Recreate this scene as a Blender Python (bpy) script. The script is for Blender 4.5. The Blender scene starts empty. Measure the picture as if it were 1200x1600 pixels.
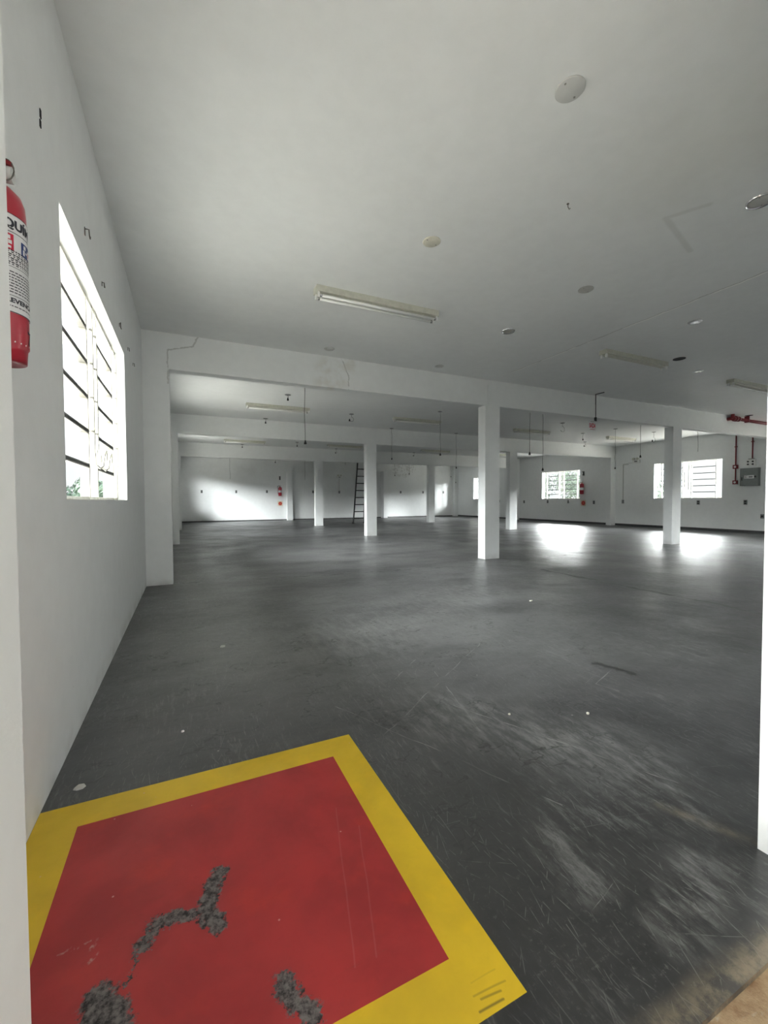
import bpy, bmesh, math, random
from mathutils import Vector, Matrix
PI = math.pi
sc = bpy.context.scene
C = sc.collection
random.seed(7)

# ------------------------------------------------------------------ camera, sky, exposure
cam_d = bpy.data.cameras.new('camera'); cam = bpy.data.objects.new('camera', cam_d); C.objects.link(cam)
cam_d.sensor_fit = 'VERTICAL'; cam_d.sensor_height = 36.0; cam_d.lens = 656.48 / 1600 * 36
cam_d.clip_start = 0.02; cam_d.clip_end = 300
YAW, PITCH, ROLL = math.radians(25.141), math.radians(-1.6912), math.radians(-0.2402)
fw = Vector((math.sin(YAW)*math.cos(PITCH), math.cos(YAW)*math.cos(PITCH), math.sin(PITCH)))
r0 = Vector((math.cos(YAW), -math.sin(YAW), 0)); u0 = r0.cross(fw)
rr = r0*math.cos(ROLL) + u0*math.sin(ROLL); uu = -r0*math.sin(ROLL) + u0*math.cos(ROLL)
cam.matrix_world = Matrix(((rr.x, uu.x, -fw.x, 0), (rr.y, uu.y, -fw.y, 0), (rr.z, uu.z, -fw.z, 0.97), (0, 0, 0, 1)))
sc.camera = cam

SKY = 0.13
w = bpy.data.worlds.new('overcast_sky'); sc.world = w; w.use_nodes = True
wn = w.node_tree; bgn = wn.nodes['Background']
tc = wn.nodes.new('ShaderNodeTexCoord'); sep = wn.nodes.new('ShaderNodeSeparateXYZ')
mr = wn.nodes.new('ShaderNodeMapRange'); mr.inputs['From Min'].default_value = -0.1; mr.inputs['From Max'].default_value = 0.9
cr = wn.nodes.new('ShaderNodeValToRGB')
cr.color_ramp.elements[0].color = (0.97, 1.0, 1.0, 1); cr.color_ramp.elements[1].color = (0.93, 0.97, 1.0, 1)
wn.links.new(tc.outputs['Generated'], sep.inputs[0]); wn.links.new(sep.outputs['Z'], mr.inputs['Value'])
wn.links.new(mr.outputs[0], cr.inputs[0]); wn.links.new(cr.outputs[0], bgn.inputs['Color'])
bgn.inputs['Strength'].default_value = SKY

sc.view_settings.view_transform = 'Standard'; sc.view_settings.look = 'None'
sc.view_settings.gamma = 1.0; sc.view_settings.use_curve_mapping = False
sc.view_settings.exposure = 3.08
sc.cycles.max_bounces = 12; sc.cycles.diffuse_bounces = 8; sc.cycles.glossy_bounces = 4
sc.cycles.transparent_max_bounces = 12; sc.cycles.sample_clamp_indirect = 6.0
sc.cycles.caustics_reflective = False; sc.cycles.caustics_refractive = False

# main measures (metres)
XL, XR = -0.428, 14.205          # left / right wall
YN, YF = 0.59, 20.416            # door wall inner face / far wall
ZC = 2.875                       # ceiling
ROWS = [5.42, 10.325, 15.23]     # column rows (front faces)
COLX = [(4.34, 4.629), (9.233, 9.529)]
ZB = [2.468, 2.449, 2.414]       # beam undersides
DEP = 0.18
XP = -0.157                      # pilaster front on the left wall
WT = 0.16                        # wall thickness
DX0, DX1 = -0.17, 1.415          # doorway
WINS = [(2.03, 3.90), (6.95, 8.93), (11.87, 13.84), (16.75, 18.73)]
WZ0, WZ1 = 0.975, 2.125

def portal(name, loc, rot, sx, sy):
    l = bpy.data.lights.new(name, 'AREA'); l.shape = 'RECTANGLE'; l.size = sx; l.size_y = sy
    l.cycles.is_portal = True
    o = bpy.data.objects.new(name, l); o.location = loc; o.rotation_euler = rot; C.objects.link(o)
for y0, y1 in WINS:
    portal('window_portal', (XL-WT-0.02, (y0+y1)/2, (WZ0+WZ1)/2), (0, -PI/2, 0), WZ1-WZ0, y1-y0)
    portal('window_portal', (XR+WT+0.02, (y0+y1)/2, (WZ0+WZ1)/2), (0, PI/2, 0), WZ1-WZ0, y1-y0)
def outdoor_fill(name, loc, aim, sx, sy, watts, col=(0.98, 1.0, 1.0)):       # added area lamp outside an opening, standing in for outdoor light
    l = bpy.data.lights.new(name, 'AREA'); l.shape = 'RECTANGLE'; l.size = sx; l.size_y = sy; l.energy = watts; l.color = col
    o = bpy.data.objects.new(name, l); o.location = loc; C.objects.link(o)
    d = Vector(aim) - Vector(loc); o.rotation_euler = d.to_track_quat('-Z', 'Y').to_euler()
HIGH = {-1: [450, 540, 700, 330], 1: [1900, 300, 290, 480]}; LOW = {-1: [0.4, 3, 8, 12], 1: [2, 6, 8, 14]}
PZ = {-1: [3.5, 3.6, 3.8, 4.2], 1: [4.0, 4.4, 4.4, 4.3]}
for i, (y0, y1) in enumerate(WINS):
    yc = (y0+y1)/2
    for X, s in ((XL-WT, -1), (XR+WT, 1)):
        outdoor_fill('high_sky_fill', (X+s*5.5, yc, PZ[s][i]), (X, yc, 1.5), 4.2, 3.4 if (s, i) == (-1, 0) else 2.0, HIGH[s][i])  # added lamp per window, stronger than the sky, to brighten the hall
        outdoor_fill('low_bounce_fill', (X+s*0.9, yc, 0.1), (X, yc, 1.5), 2.4, 0.8, LOW[s][i])  # added lamp below the sill, imitates light bounced off the ground
outdoor_fill('doorway_fill', (1.5, -3.0, 1.4), (1.5, 0, 1.4), 5.0, 2.2, 4.2)  # added lamp behind the camera, fills the doorway with light
portal('doorway_portal', ((DX0+DX1)/2, YN-WT-0.02, 1.25), (PI/2, 0, 0), DX1-DX0, 2.5)

# ------------------------------------------------------------------ node helper
class NT:
    def __init__(s, name):
        s.m = bpy.data.materials.new(name); s.m.use_nodes = True; s.t = s.m.node_tree
        s.b = s.t.nodes['Principled BSDF']; s.out = s.t.nodes['Material Output']
    def n(s, typ, **kw):
        x = s.t.nodes.new(typ)
        for k, v in kw.items(): setattr(x, k, v)
        return x
    def put(s, sock, v):
        if isinstance(v, bpy.types.NodeSocket): s.t.links.new(v, sock)
        elif isinstance(v, tuple) and len(v) == 3 and sock.type == 'RGBA': sock.default_value = (*v, 1)
        else: sock.default_value = v
    def math(s, op, a, b=0.0, c=0.0, clamp=False):
        x = s.n('ShaderNodeMath', operation=op, use_clamp=clamp)
        s.put(x.inputs[0], a); s.put(x.inputs[1], b); s.put(x.inputs[2], c); return x.outputs[0]
    def vm(s, op, a, b=(0, 0, 0), scale=None):
        x = s.n('ShaderNodeVectorMath', operation=op); s.put(x.inputs[0], a); s.put(x.inputs[1], b)
        if scale is not None: s.put(x.inputs['Scale'], scale)
        return x
    def pos(s):
        if not hasattr(s, '_p'): s._p = s.n('ShaderNodeNewGeometry').outputs['Position']
        return s._p
    def noise(s, vec, scale, detail=3.0, rough=0.55, dist=0.0, col=False):
        x = s.n('ShaderNodeTexNoise'); s.put(x.inputs['Vector'], vec)
        x.inputs['Scale'].default_value = scale; x.inputs['Detail'].default_value = detail
        x.inputs['Roughness'].default_value = rough; x.inputs['Distortion'].default_value = dist
        return x.outputs['Color' if col else 'Fac']
    def mapv(s, vec, rotz=0.0, scale=(1, 1, 1), loc=(0, 0, 0)):
        x = s.n('ShaderNodeMapping'); s.put(x.inputs['Vector'], vec)
        x.inputs['Rotation'].default_value = (0, 0, rotz); x.inputs['Scale'].default_value = scale
        x.inputs['Location'].default_value = loc; return x.outputs[0]
    def step(s, v, a, b, t0=0.0, t1=1.0):      # smooth ramp of v from a..b to t0..t1
        x = s.n('ShaderNodeMapRange', interpolation_type='SMOOTHSTEP'); s.put(x.inputs['Value'], v)
        x.inputs['From Min'].default_value = a; x.inputs['From Max'].default_value = b
        x.inputs['To Min'].default_value = t0; x.inputs['To Max'].default_value = t1; return x.outputs[0]
    def mix(s, f, a, b, mode='MIX'):
        x = s.n('ShaderNodeMix', data_type='RGBA', blend_type=mode)
        s.put(x.inputs[0], f); s.put(x.inputs[6], a); s.put(x.inputs[7], b); return x.outputs[2]
    def seg(s, p, a, b):                        # distance to a segment a-b
        a = Vector(a); b = Vector(b); d = b-a; L = d.length; e = d/max(L, 1e-6)
        ap = s.vm('SUBTRACT', p, tuple(a)).outputs[0]
        t = s.vm('DOT_PRODUCT', ap, tuple(e)).outputs['Value']
        t = s.math('MAXIMUM', s.math('MINIMUM', t, L), 0.0)
        q = s.vm('SCALE', tuple(e), scale=t).outputs[0]
        return s.vm('DISTANCE', ap, q).outputs['Value']
    def poly(s, p, pts):
        r = None
        for a, b in zip(pts[:-1], pts[1:]):
            d = s.seg(p, a, b); r = d if r is None else s.math('MINIMUM', r, d)
        return r
    def bump(s, h, strength=0.3, dist=0.01):
        x = s.n('ShaderNodeBump'); x.inputs['Strength'].default_value = strength; x.inputs['Distance'].default_value = dist
        s.put(x.inputs['Height'], h); s.t.links.new(x.outputs[0], s.b.inputs['Normal'])

def plain(name, col, rough=0.5, metal=0.0, vary=0.06, scale=25.0, spec=0.5):
    m = NT(name); nz = m.noise(m.pos(), scale, 2)
    k = m.step(nz, 0.3, 0.7, 1-vary, 1+vary)
    c = m.vm('SCALE', col, scale=k).outputs[0]
    m.t.links.new(c, m.b.inputs['Base Color'])
    m.b.inputs['Roughness'].default_value = rough; m.b.inputs['Metallic'].default_value = metal
    m.b.inputs['Specular IOR Level'].default_value = spec
    return m.m

# ------------------------------------------------------------------ materials
def wall_mat(name, col=(0.83, 0.84, 0.835), extra=None, rough=0.6, bump=0.25):
    m = NT(name); p = m.pos()
    big = m.noise(p, 0.7, 4); fine = m.noise(p, 9, 5, 0.6)
    v = m.math('ADD', m.step(big, 0.3, 0.7, -0.03, 0.02), m.step(fine, 0.3, 0.7, -0.015, 0.015))
    c = m.vm('SCALE', col, scale=m.math('ADD', v, 1.0)).outputs[0]
    # little scuffs and pin holes
    vo = m.n('ShaderNodeTexVoronoi'); m.put(vo.inputs['Vector'], p); vo.inputs['Scale'].default_value = 3.0
    hole = m.step(vo.outputs['Distance'], 0.012, 0.02, 1, 0)
    sc_ = m.n('ShaderNodeSeparateColor'); m.put(sc_.inputs[0], vo.outputs['Color'])
    hole = m.math('MULTIPLY', hole, m.math('GREATER_THAN', sc_.outputs[0], 0.72))
    c = m.mix(m.math('MULTIPLY', hole, 0.7), c, (0.12, 0.11, 0.10))
    # dirt near the floor
    z = m.n('ShaderNodeSeparateXYZ'); m.put(z.inputs[0], p)
    low = m.math('MULTIPLY', m.step(z.outputs['Z'], 0.0, 0.12, 1, 0), m.step(m.noise(p, 5, 4), 0.35, 0.65))
    c = m.mix(m.math('MULTIPLY', low, 0.35), c, (0.36, 0.34, 0.30))
    if extra: c = extra(m, p, c)
    m.t.links.new(c, m.b.inputs['Base Color']); m.b.inputs['Roughness'].default_value = rough
    m.b.inputs['Specular IOR Level'].default_value = 0.35
    m.bump(m.math('ADD', m.noise(p, 2.5, 3), m.math('MULTIPLY', m.noise(p, 60, 3), 0.12)), bump, 0.02)
    return m.m

def far_extra(m, p, c):
    wob = m.vm('ADD', p, m.vm('SCALE', m.noise(p, 3, 4, col=True), scale=0.5).outputs[0]).outputs[0]
    d = m.seg(wob, (10.4+.25, YF+.25, 2.55+.25), (11.2+.25, YF+.25, 2.65+.25))
    f = m.math('MULTIPLY', m.step(d, 0.15, 0.5, 1, 0), m.step(m.noise(p, 9, 6, 0.7), 0.45, 0.6))
    c = m.mix(m.math('MULTIPLY', f, 0.45), c, (0.35, 0.34, 0.31))
    z = m.n('ShaderNodeSeparateXYZ'); m.put(z.inputs[0], p)
    top = m.math('MULTIPLY', m.step(z.outputs['Z'], 1.6, 2.6), m.step(m.noise(p, 0.9, 4), 0.4, 0.65))
    return m.mix(m.math('MULTIPLY', top, 0.25), c, (0.48, 0.48, 0.45))
def beam_extra(m, p, c):
    wob = m.vm('ADD', p, m.vm('SCALE', m.vm('SUBTRACT', m.noise(p, 12, 3, col=True), (0.5, 0.5, 0.5)).outputs[0], scale=0.05).outputs[0]).outputs[0]
    y = ROWS[0]
    f = None
    for pts in ([(-0.17, y, 2.3), (-0.17, y, 2.68), (0.10, y, 2.76), (0.15, y, 2.875)], [(1.92, y, 2.87), (2.02, y, 2.66), (2.02, y, 2.48)]):
        d = m.step(m.poly(wob, pts), 0.004, 0.012, 1, 0); f = d if f is None else m.math('MAXIMUM', f, d)
    c = m.mix(m.math('MULTIPLY', f, 0.5), c, (0.30, 0.29, 0.27))
    d = m.seg(p, (1.75, y, 2.60), (1.95, y, 2.85))
    pat = m.math('MULTIPLY', m.step(d, 0.12, 0.3, 1, 0), m.step(m.noise(p, 3.5, 4), 0.42, 0.6))
    return m.mix(m.math('MULTIPLY', pat, 0.45), c, (0.62, 0.58, 0.50))
def ceil_extra(m, p, c):
    s = m.n('ShaderNodeSeparateXYZ'); m.put(s.inputs[0], p)
    # slab joint
    wob = m.math('MULTIPLY', m.math('SUBTRACT', m.noise(p, 6, 3), 0.5), 0.05)
    d = m.math('ABSOLUTE', m.math('SUBTRACT', m.math('ADD', s.outputs['X'], wob), 4.45))
    iny = m.math('MULTIPLY', m.step(s.outputs['Y'], 1.2, 1.4), m.step(s.outputs['Y'], 4.9, 5.0, 1, 0))
    mask = m.step(m.noise(m.mapv(p, scale=(0.1, 1, 1)), 2.3, 3), 0.46, 0.52)
    line = m.math('MULTIPLY', m.math('MULTIPLY', m.step(d, 0.003, 0.008, 1, 0), iny), 0.65)
    c = m.mix(line, c, (0.33, 0.32, 0.30))
    d2 = m.math('ABSOLUTE', m.math('SUBTRACT', m.math('ADD', s.outputs['X'], wob), 4.465))
    c = m.mix(m.math('MULTIPLY', m.math('MULTIPLY', m.step(d2, 0.008, 0.014, 1, 0), iny), mask), c, (1.0, 1.0, 0.98))
    # damp patch
    pp = m.vm('ADD', p, m.vm('SCALE', m.noise(p, 4, 3, col=True), scale=0.25).outputs[0]).outputs[0]
    d = m.seg(pp, (2.75, 1.55, ZC+.12), (3.0, 0.9, ZC+.12))
    c = m.mix(m.math('MULTIPLY', m.step(d, 0.1, 0.75, 1, 0), 0.16), c, (0.52, 0.48, 0.33))
    f = None
    for pts in ([(2.98, 1.82, ZC), (3.1, 1.62, ZC)], [(2.98, 1.82, ZC), (3.55, 1.98, ZC)]):
        dd = m.step(m.poly(p, pts), 0.008, 0.03, 1, 0); f = dd if f is None else m.math('MAXIMUM', f, dd)
    return m.mix(m.math('MULTIPLY', f, 0.22), c, (0.42, 0.41, 0.36))
M = {}
M['wall'] = wall_mat('painted_plaster'); M['farwall'] = wall_mat('stained_plaster', extra=far_extra)
M['beam1'] = wall_mat('patched_beam_paint', extra=beam_extra)
M['ceiling'] = wall_mat('ceiling_paint', (0.83, 0.84, 0.835), ceil_extra, 0.55, 0.15)

def floor_mat():
    m = NT('worn_grey_floor_paint'); p = m.pos()
    big = m.noise(p, 0.45, 5, 0.6, 0.4); mid = m.noise(p, 2.2, 6, 0.62, 0.6); fine = m.noise(p, 22, 6, 0.7)
    sx = m.noise(m.mapv(p, 0.25, (0.6, 4.0, 1)), 1.6, 5, 0.65, 0.5)
    v = m.math('ADD', m.step(big, 0.3, 0.7, 0, 0.30), m.step(mid, 0.3, 0.75, 0, 0.40))
    v = m.math('ADD', v, m.step(sx, 0.35, 0.75, 0, 0.22))
    v = m.math('ADD', v, m.step(fine, 0.3, 0.7, -0.06, 0.10))
    c = m.mix(m.math('MULTIPLY', v, 1.0, clamp=True), (0.018, 0.018, 0.019), (0.062, 0.062, 0.062))
    ctr = m.math('MULTIPLY', m.step(m.seg(p, (1.3, 3.4, 0), (6.0, 12.0, 0)), 0.6, 3.0, 1, 0), m.step(m.noise(m.mapv(p, 0.4, (0.7, 1.5, 1)), 0.9, 6, 0.68), 0.34, 0.6, 0.42, 1))  # paler mid-floor: worn paint, with reflected light also put into the colour
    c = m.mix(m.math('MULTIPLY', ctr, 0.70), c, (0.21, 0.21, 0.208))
    # scratches: random short strokes in cells, several layers
    tot = None
    for k, (scl, wd, ln, thr, rot, spread) in enumerate([(2.2, 0.0032, 0.46, 0.30, 1.45, 0.9), (5.0, 0.007, 0.46, 0.25, 1.5, 0.5), (9.0, 0.012, 0.46, 0.25, 1.35, 0.7), (15.0, 0.020, 0.46, 0.3, 1.5, 1.0), (6.0, 0.007, 0.46, 0.5, 0.6, 3.0), (24.0, 0.03, 0.40, 0.4, 1.4, 1.6)]):
        v2 = m.mapv(p, 0, (1, 1, 0), (k*3.7, k*1.9, 0))
        v2 = m.vm('ADD', v2, m.vm('SCALE', m.noise(v2, 4, 2, col=True), scale=0.02).outputs[0]).outputs[0]
        vo = m.n('ShaderNodeTexVoronoi', voronoi_dimensions='2D'); m.put(vo.inputs['Vector'], v2); vo.inputs['Scale'].default_value = scl
        loc = m.vm('SUBTRACT', m.vm('SCALE', v2, scale=scl).outputs[0], m.vm('SCALE', vo.outputs['Position'], scale=scl).outputs[0]).outputs[0]
        cs = m.n('ShaderNodeSeparateColor'); m.put(cs.inputs[0], vo.outputs['Color'])
        ang = m.math('ADD', m.math('MULTIPLY', m.math('SUBTRACT', cs.outputs[0], 0.5), spread), rot)
        s = m.n('ShaderNodeSeparateXYZ'); m.put(s.inputs[0], loc)
        ca, sa = m.math('COSINE', ang), m.math('SINE', ang)
        u = m.math('ADD', m.math('MULTIPLY', s.outputs[0], ca), m.math('MULTIPLY', s.outputs[1], sa))
        q = m.math('ABSOLUTE', m.math('SUBTRACT', m.math('MULTIPLY', s.outputs[1], ca), m.math('MULTIPLY', s.outputs[0], sa)))
        a = m.math('MULTIPLY', m.step(q, wd*0.4, wd, 1, 0), m.step(m.math('ABSOLUTE', u), ln*0.6, ln, 1, 0))
        a = m.math('MULTIPLY', a, m.math('GREATER_THAN', cs.outputs[1], thr))
        a = m.math('MULTIPLY', a, m.step(m.noise(p, 14+k*5, 3), 0.35, 0.6))
        tot = a if tot is None else m.math('MAXIMUM', tot, a)
    zone = m.step(m.noise(p, 1.1, 4, 0.6), 0.36, 0.60, 0.25, 1.0)
    c = m.mix(m.math('MULTIPLY', m.math('MULTIPLY', tot, zone), 0.45), c, (0.30, 0.30, 0.29))
    for k, (rz, thr) in enumerate([(0.05, 0.60), (0.30, 0.62), (-0.25, 0.63), (1.2, 0.65)]):
        stn = m.noise(m.mapv(p, rz, (95, 9, 1), (k*2.3, k*5.1, 0)), 1.0, 3, 0.6)
        stz = m.step(m.noise(p, 1.6+0.4*k, 5, 0.65), 0.42, 0.62)
        c = m.mix(m.math('MULTIPLY', m.math('MULTIPLY', m.step(stn, thr, thr+0.09), stz), 0.42), c, (0.27, 0.27, 0.262))
    for (a_, b_, r_) in (((1.05, 1.6, 0), (1.45, 1.05, 0), 0.34), ((0.93, 0.86, 0), (0.90, 0.72, 0), 0.10), ((1.2, 0.62, 0), (0.98, 0.55, 0), 0.10), ((1.0, 2.8, 0), (2.6, 3.6, 0), 0.7)):
        hz = m.math('MULTIPLY', m.step(m.seg(p, a_, b_), r_*0.2, r_, 1, 0), m.step(m.noise(m.mapv(p, 0.15, (22, 6, 1)), 1.0, 6, 0.75), 0.40, 0.68))
        c = m.mix(m.math('MULTIPLY', hz, 0.55), c, (0.28, 0.28, 0.272))
    spk = m.math('MULTIPLY', m.step(m.noise(p, 75, 5, 0.75), 0.55, 0.68), m.step(m.noise(p, 2.6, 5, 0.7), 0.42, 0.62))
    c = m.mix(m.math('MULTIPLY', spk, 0.40), c, (0.22, 0.22, 0.21))
    dk = m.math('MULTIPLY', m.step(m.noise(p, 30, 5, 0.75), 0.55, 0.65), m.step(m.noise(p, 1.9, 4, 0.7), 0.45, 0.6))
    c = m.mix(m.math('MULTIPLY', dk, 0.45), c, (0.02, 0.02, 0.02))
    rdg = m.math('ABSOLUTE', m.math('SUBTRACT', m.noise(m.mapv(p, 0.3, (1, 1.6, 1)), 2.6, 4, 0.6), 0.5))
    rdg = m.math('MULTIPLY', m.step(rdg, 0.002, 0.011, 1, 0), m.math('MULTIPLY', m.step(m.noise(p, 4.5, 2), 0.49, 0.56), m.step(m.seg(p, (1.2, 2.6, 0), (6.0, 6.0, 0)), 1.2, 2.8, 1, 0)))
    c = m.mix(m.math('MULTIPLY', rdg, 0.7), c, (0.025, 0.025, 0.024))
    # pale rubbed haze and chips
    rub = m.math('MULTIPLY', m.step(m.noise(m.mapv(p, 0.1, (5, 1, 1)), 6, 7, 0.8), 0.50, 0.66), m.step(m.noise(p, 1.7, 4), 0.42, 0.62))
    c = m.mix(m.math('MULTIPLY', rub, 0.60), c, (0.19, 0.19, 0.185))
    vo = m.n('ShaderNodeTexVoronoi'); m.put(vo.inputs['Vector'], p); vo.inputs['Scale'].default_value = 9.0
    cs = m.n('ShaderNodeSeparateColor'); m.put(cs.inputs[0], vo.outputs['Color'])
    chip = m.math('MULTIPLY', m.step(m.math('ADD', vo.outputs['Distance'], m.math('MULTIPLY', m.noise(p, 60, 2), 0.06)), 0.055, 0.075, 1, 0), m.math('GREATER_THAN', cs.outputs[0], 0.82))
    c = m.mix(m.math('MULTIPLY', chip, 0.55), c, (0.50, 0.49, 0.45))
    # long scratches
    wob = m.vm('ADD', p, m.vm('SCALE', m.vm('SUBTRACT', m.noise(p, 5, 2, col=True), (0.5, 0.5, 0.5)).outputs[0], scale=0.03).outputs[0]).outputs[0]
    f = None
    for pts in ([(0.67, 1.51, 0), (1.77, 2.26, 0)], [(0.62, 1.86, 0), (1.06, 0.94, 0)], [(1.96, 1.39, 0), (1.93, 1.50, 0), (2.19, 1.60, 0)],
                [(1.11, 1.65, 0), (1.5, 0.85, 0)], [(1.25, 2.0, 0), (1.1, 1.4, 0)], [(0.64, 3.08, 0), (1.4, 3.2, 0)], [(1.0, 2.0, 0), (1.35, 2.3, 0)]):
        d = m.step(m.poly(wob, pts), 0.0012, 0.004, 1, 0); f = d if f is None else m.math('MAXIMUM', f, d)
    f = m.math('MULTIPLY', f, m.step(m.noise(p, 11, 4), 0.35, 0.6, 0.25, 1))
    c = m.mix(m.math('MULTIPLY', f, 0.5), c, (0.42, 0.42, 0.40))
    # dark oil stain and joints
    w2 = m.vm('ADD', p, m.vm('SCALE', m.vm('SUBTRACT', m.noise(p, 22, 4, col=True), (0.5, 0.5, 0.5)).outputs[0], scale=0.10).outputs[0]).outputs[0]
    st = m.step(m.poly(w2, [(2.17, 1.68, 0), (2.20, 1.60, 0), (2.22, 1.50, 0)]), 0.018, 0.028, 1, 0)
    w3 = m.vm('ADD', p, m.vm('SCALE', m.vm('SUBTRACT', m.noise(p, 2.5, 4, col=True), (0.5, 0.5, 0.5)).outputs[0], scale=0.30).outputs[0]).outputs[0]
    j = m.poly(w3, [(4.35, 1.0, 0), (4.40, 4.3, 0)])
    j2 = m.poly(w3, [(-0.1, 5.45, 0), (1.5, 5.2, 0), (3.8, 5.0, 0), (5.5, 5.17, 0), (9.2, 5.4, 0)])
    c = m.mix(m.math('MULTIPLY', st, 0.85), c, (0.016, 0.015, 0.014))
    jj = m.math('MAXIMUM', m.math('MULTIPLY', m.step(j, 0.005, 0.05, 1, 0), 0.6), m.math('MULTIPLY', m.step(j2, 0.004, 0.018, 1, 0), 0.7))
    c = m.mix(m.math('MULTIPLY', jj, 0.8), c, (0.03, 0.028, 0.025))
    # tan scrape near door jamb
    tn = m.step(m.poly(wob, [(1.34, 0.80, 0), (1.43, 0.60, 0)]), 0.0, 0.035, 1, 0)
    s = m.n('ShaderNodeSeparateXYZ'); m.put(s.inputs[0], wob)
    edge = m.step(s.outputs[1], 0.44, 0.50, 1, 0)
    tn = m.math('MULTIPLY', m.math('MAXIMUM', m.math('MULTIPLY', tn, 0.30), m.math('MULTIPLY', edge, 0.75)), m.step(m.noise(p, 13, 6, 0.75), 0.36, 0.62, 0.1, 1))
    c = m.mix(tn, c, (0.30, 0.24, 0.16))
    m.t.links.new(c, m.b.inputs['Base Color'])
    r = m.math('ADD', m.step(m.noise(m.mapv(p, 0, (1, 1, 1), (1.3, 4.7, 2.37)), 1.6, 2, 0.5), 0.3, 0.7, 0.295, 0.40), m.math('MULTIPLY', m.step(fine, 0.3, 0.7), 0.08))
    r = m.math('ADD', r, m.math('MULTIPLY', jj, 0.3))
    m.t.links.new(r, m.b.inputs['Roughness']); m.b.inputs['Specular IOR Level'].default_value = 0.7
    po = m.mapv(p, 0, (1, 1, 1), (3.3, 1.7, 5.37))
    h = m.math('ADD', m.noise(po, 1.1, 3, 0.5), m.math('MULTIPLY', m.noise(po, 7, 3, 0.6), 0.10))
    m.bump(h, 0.9, 0.035)
    return m.m
M['floor'] = floor_mat()

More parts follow.
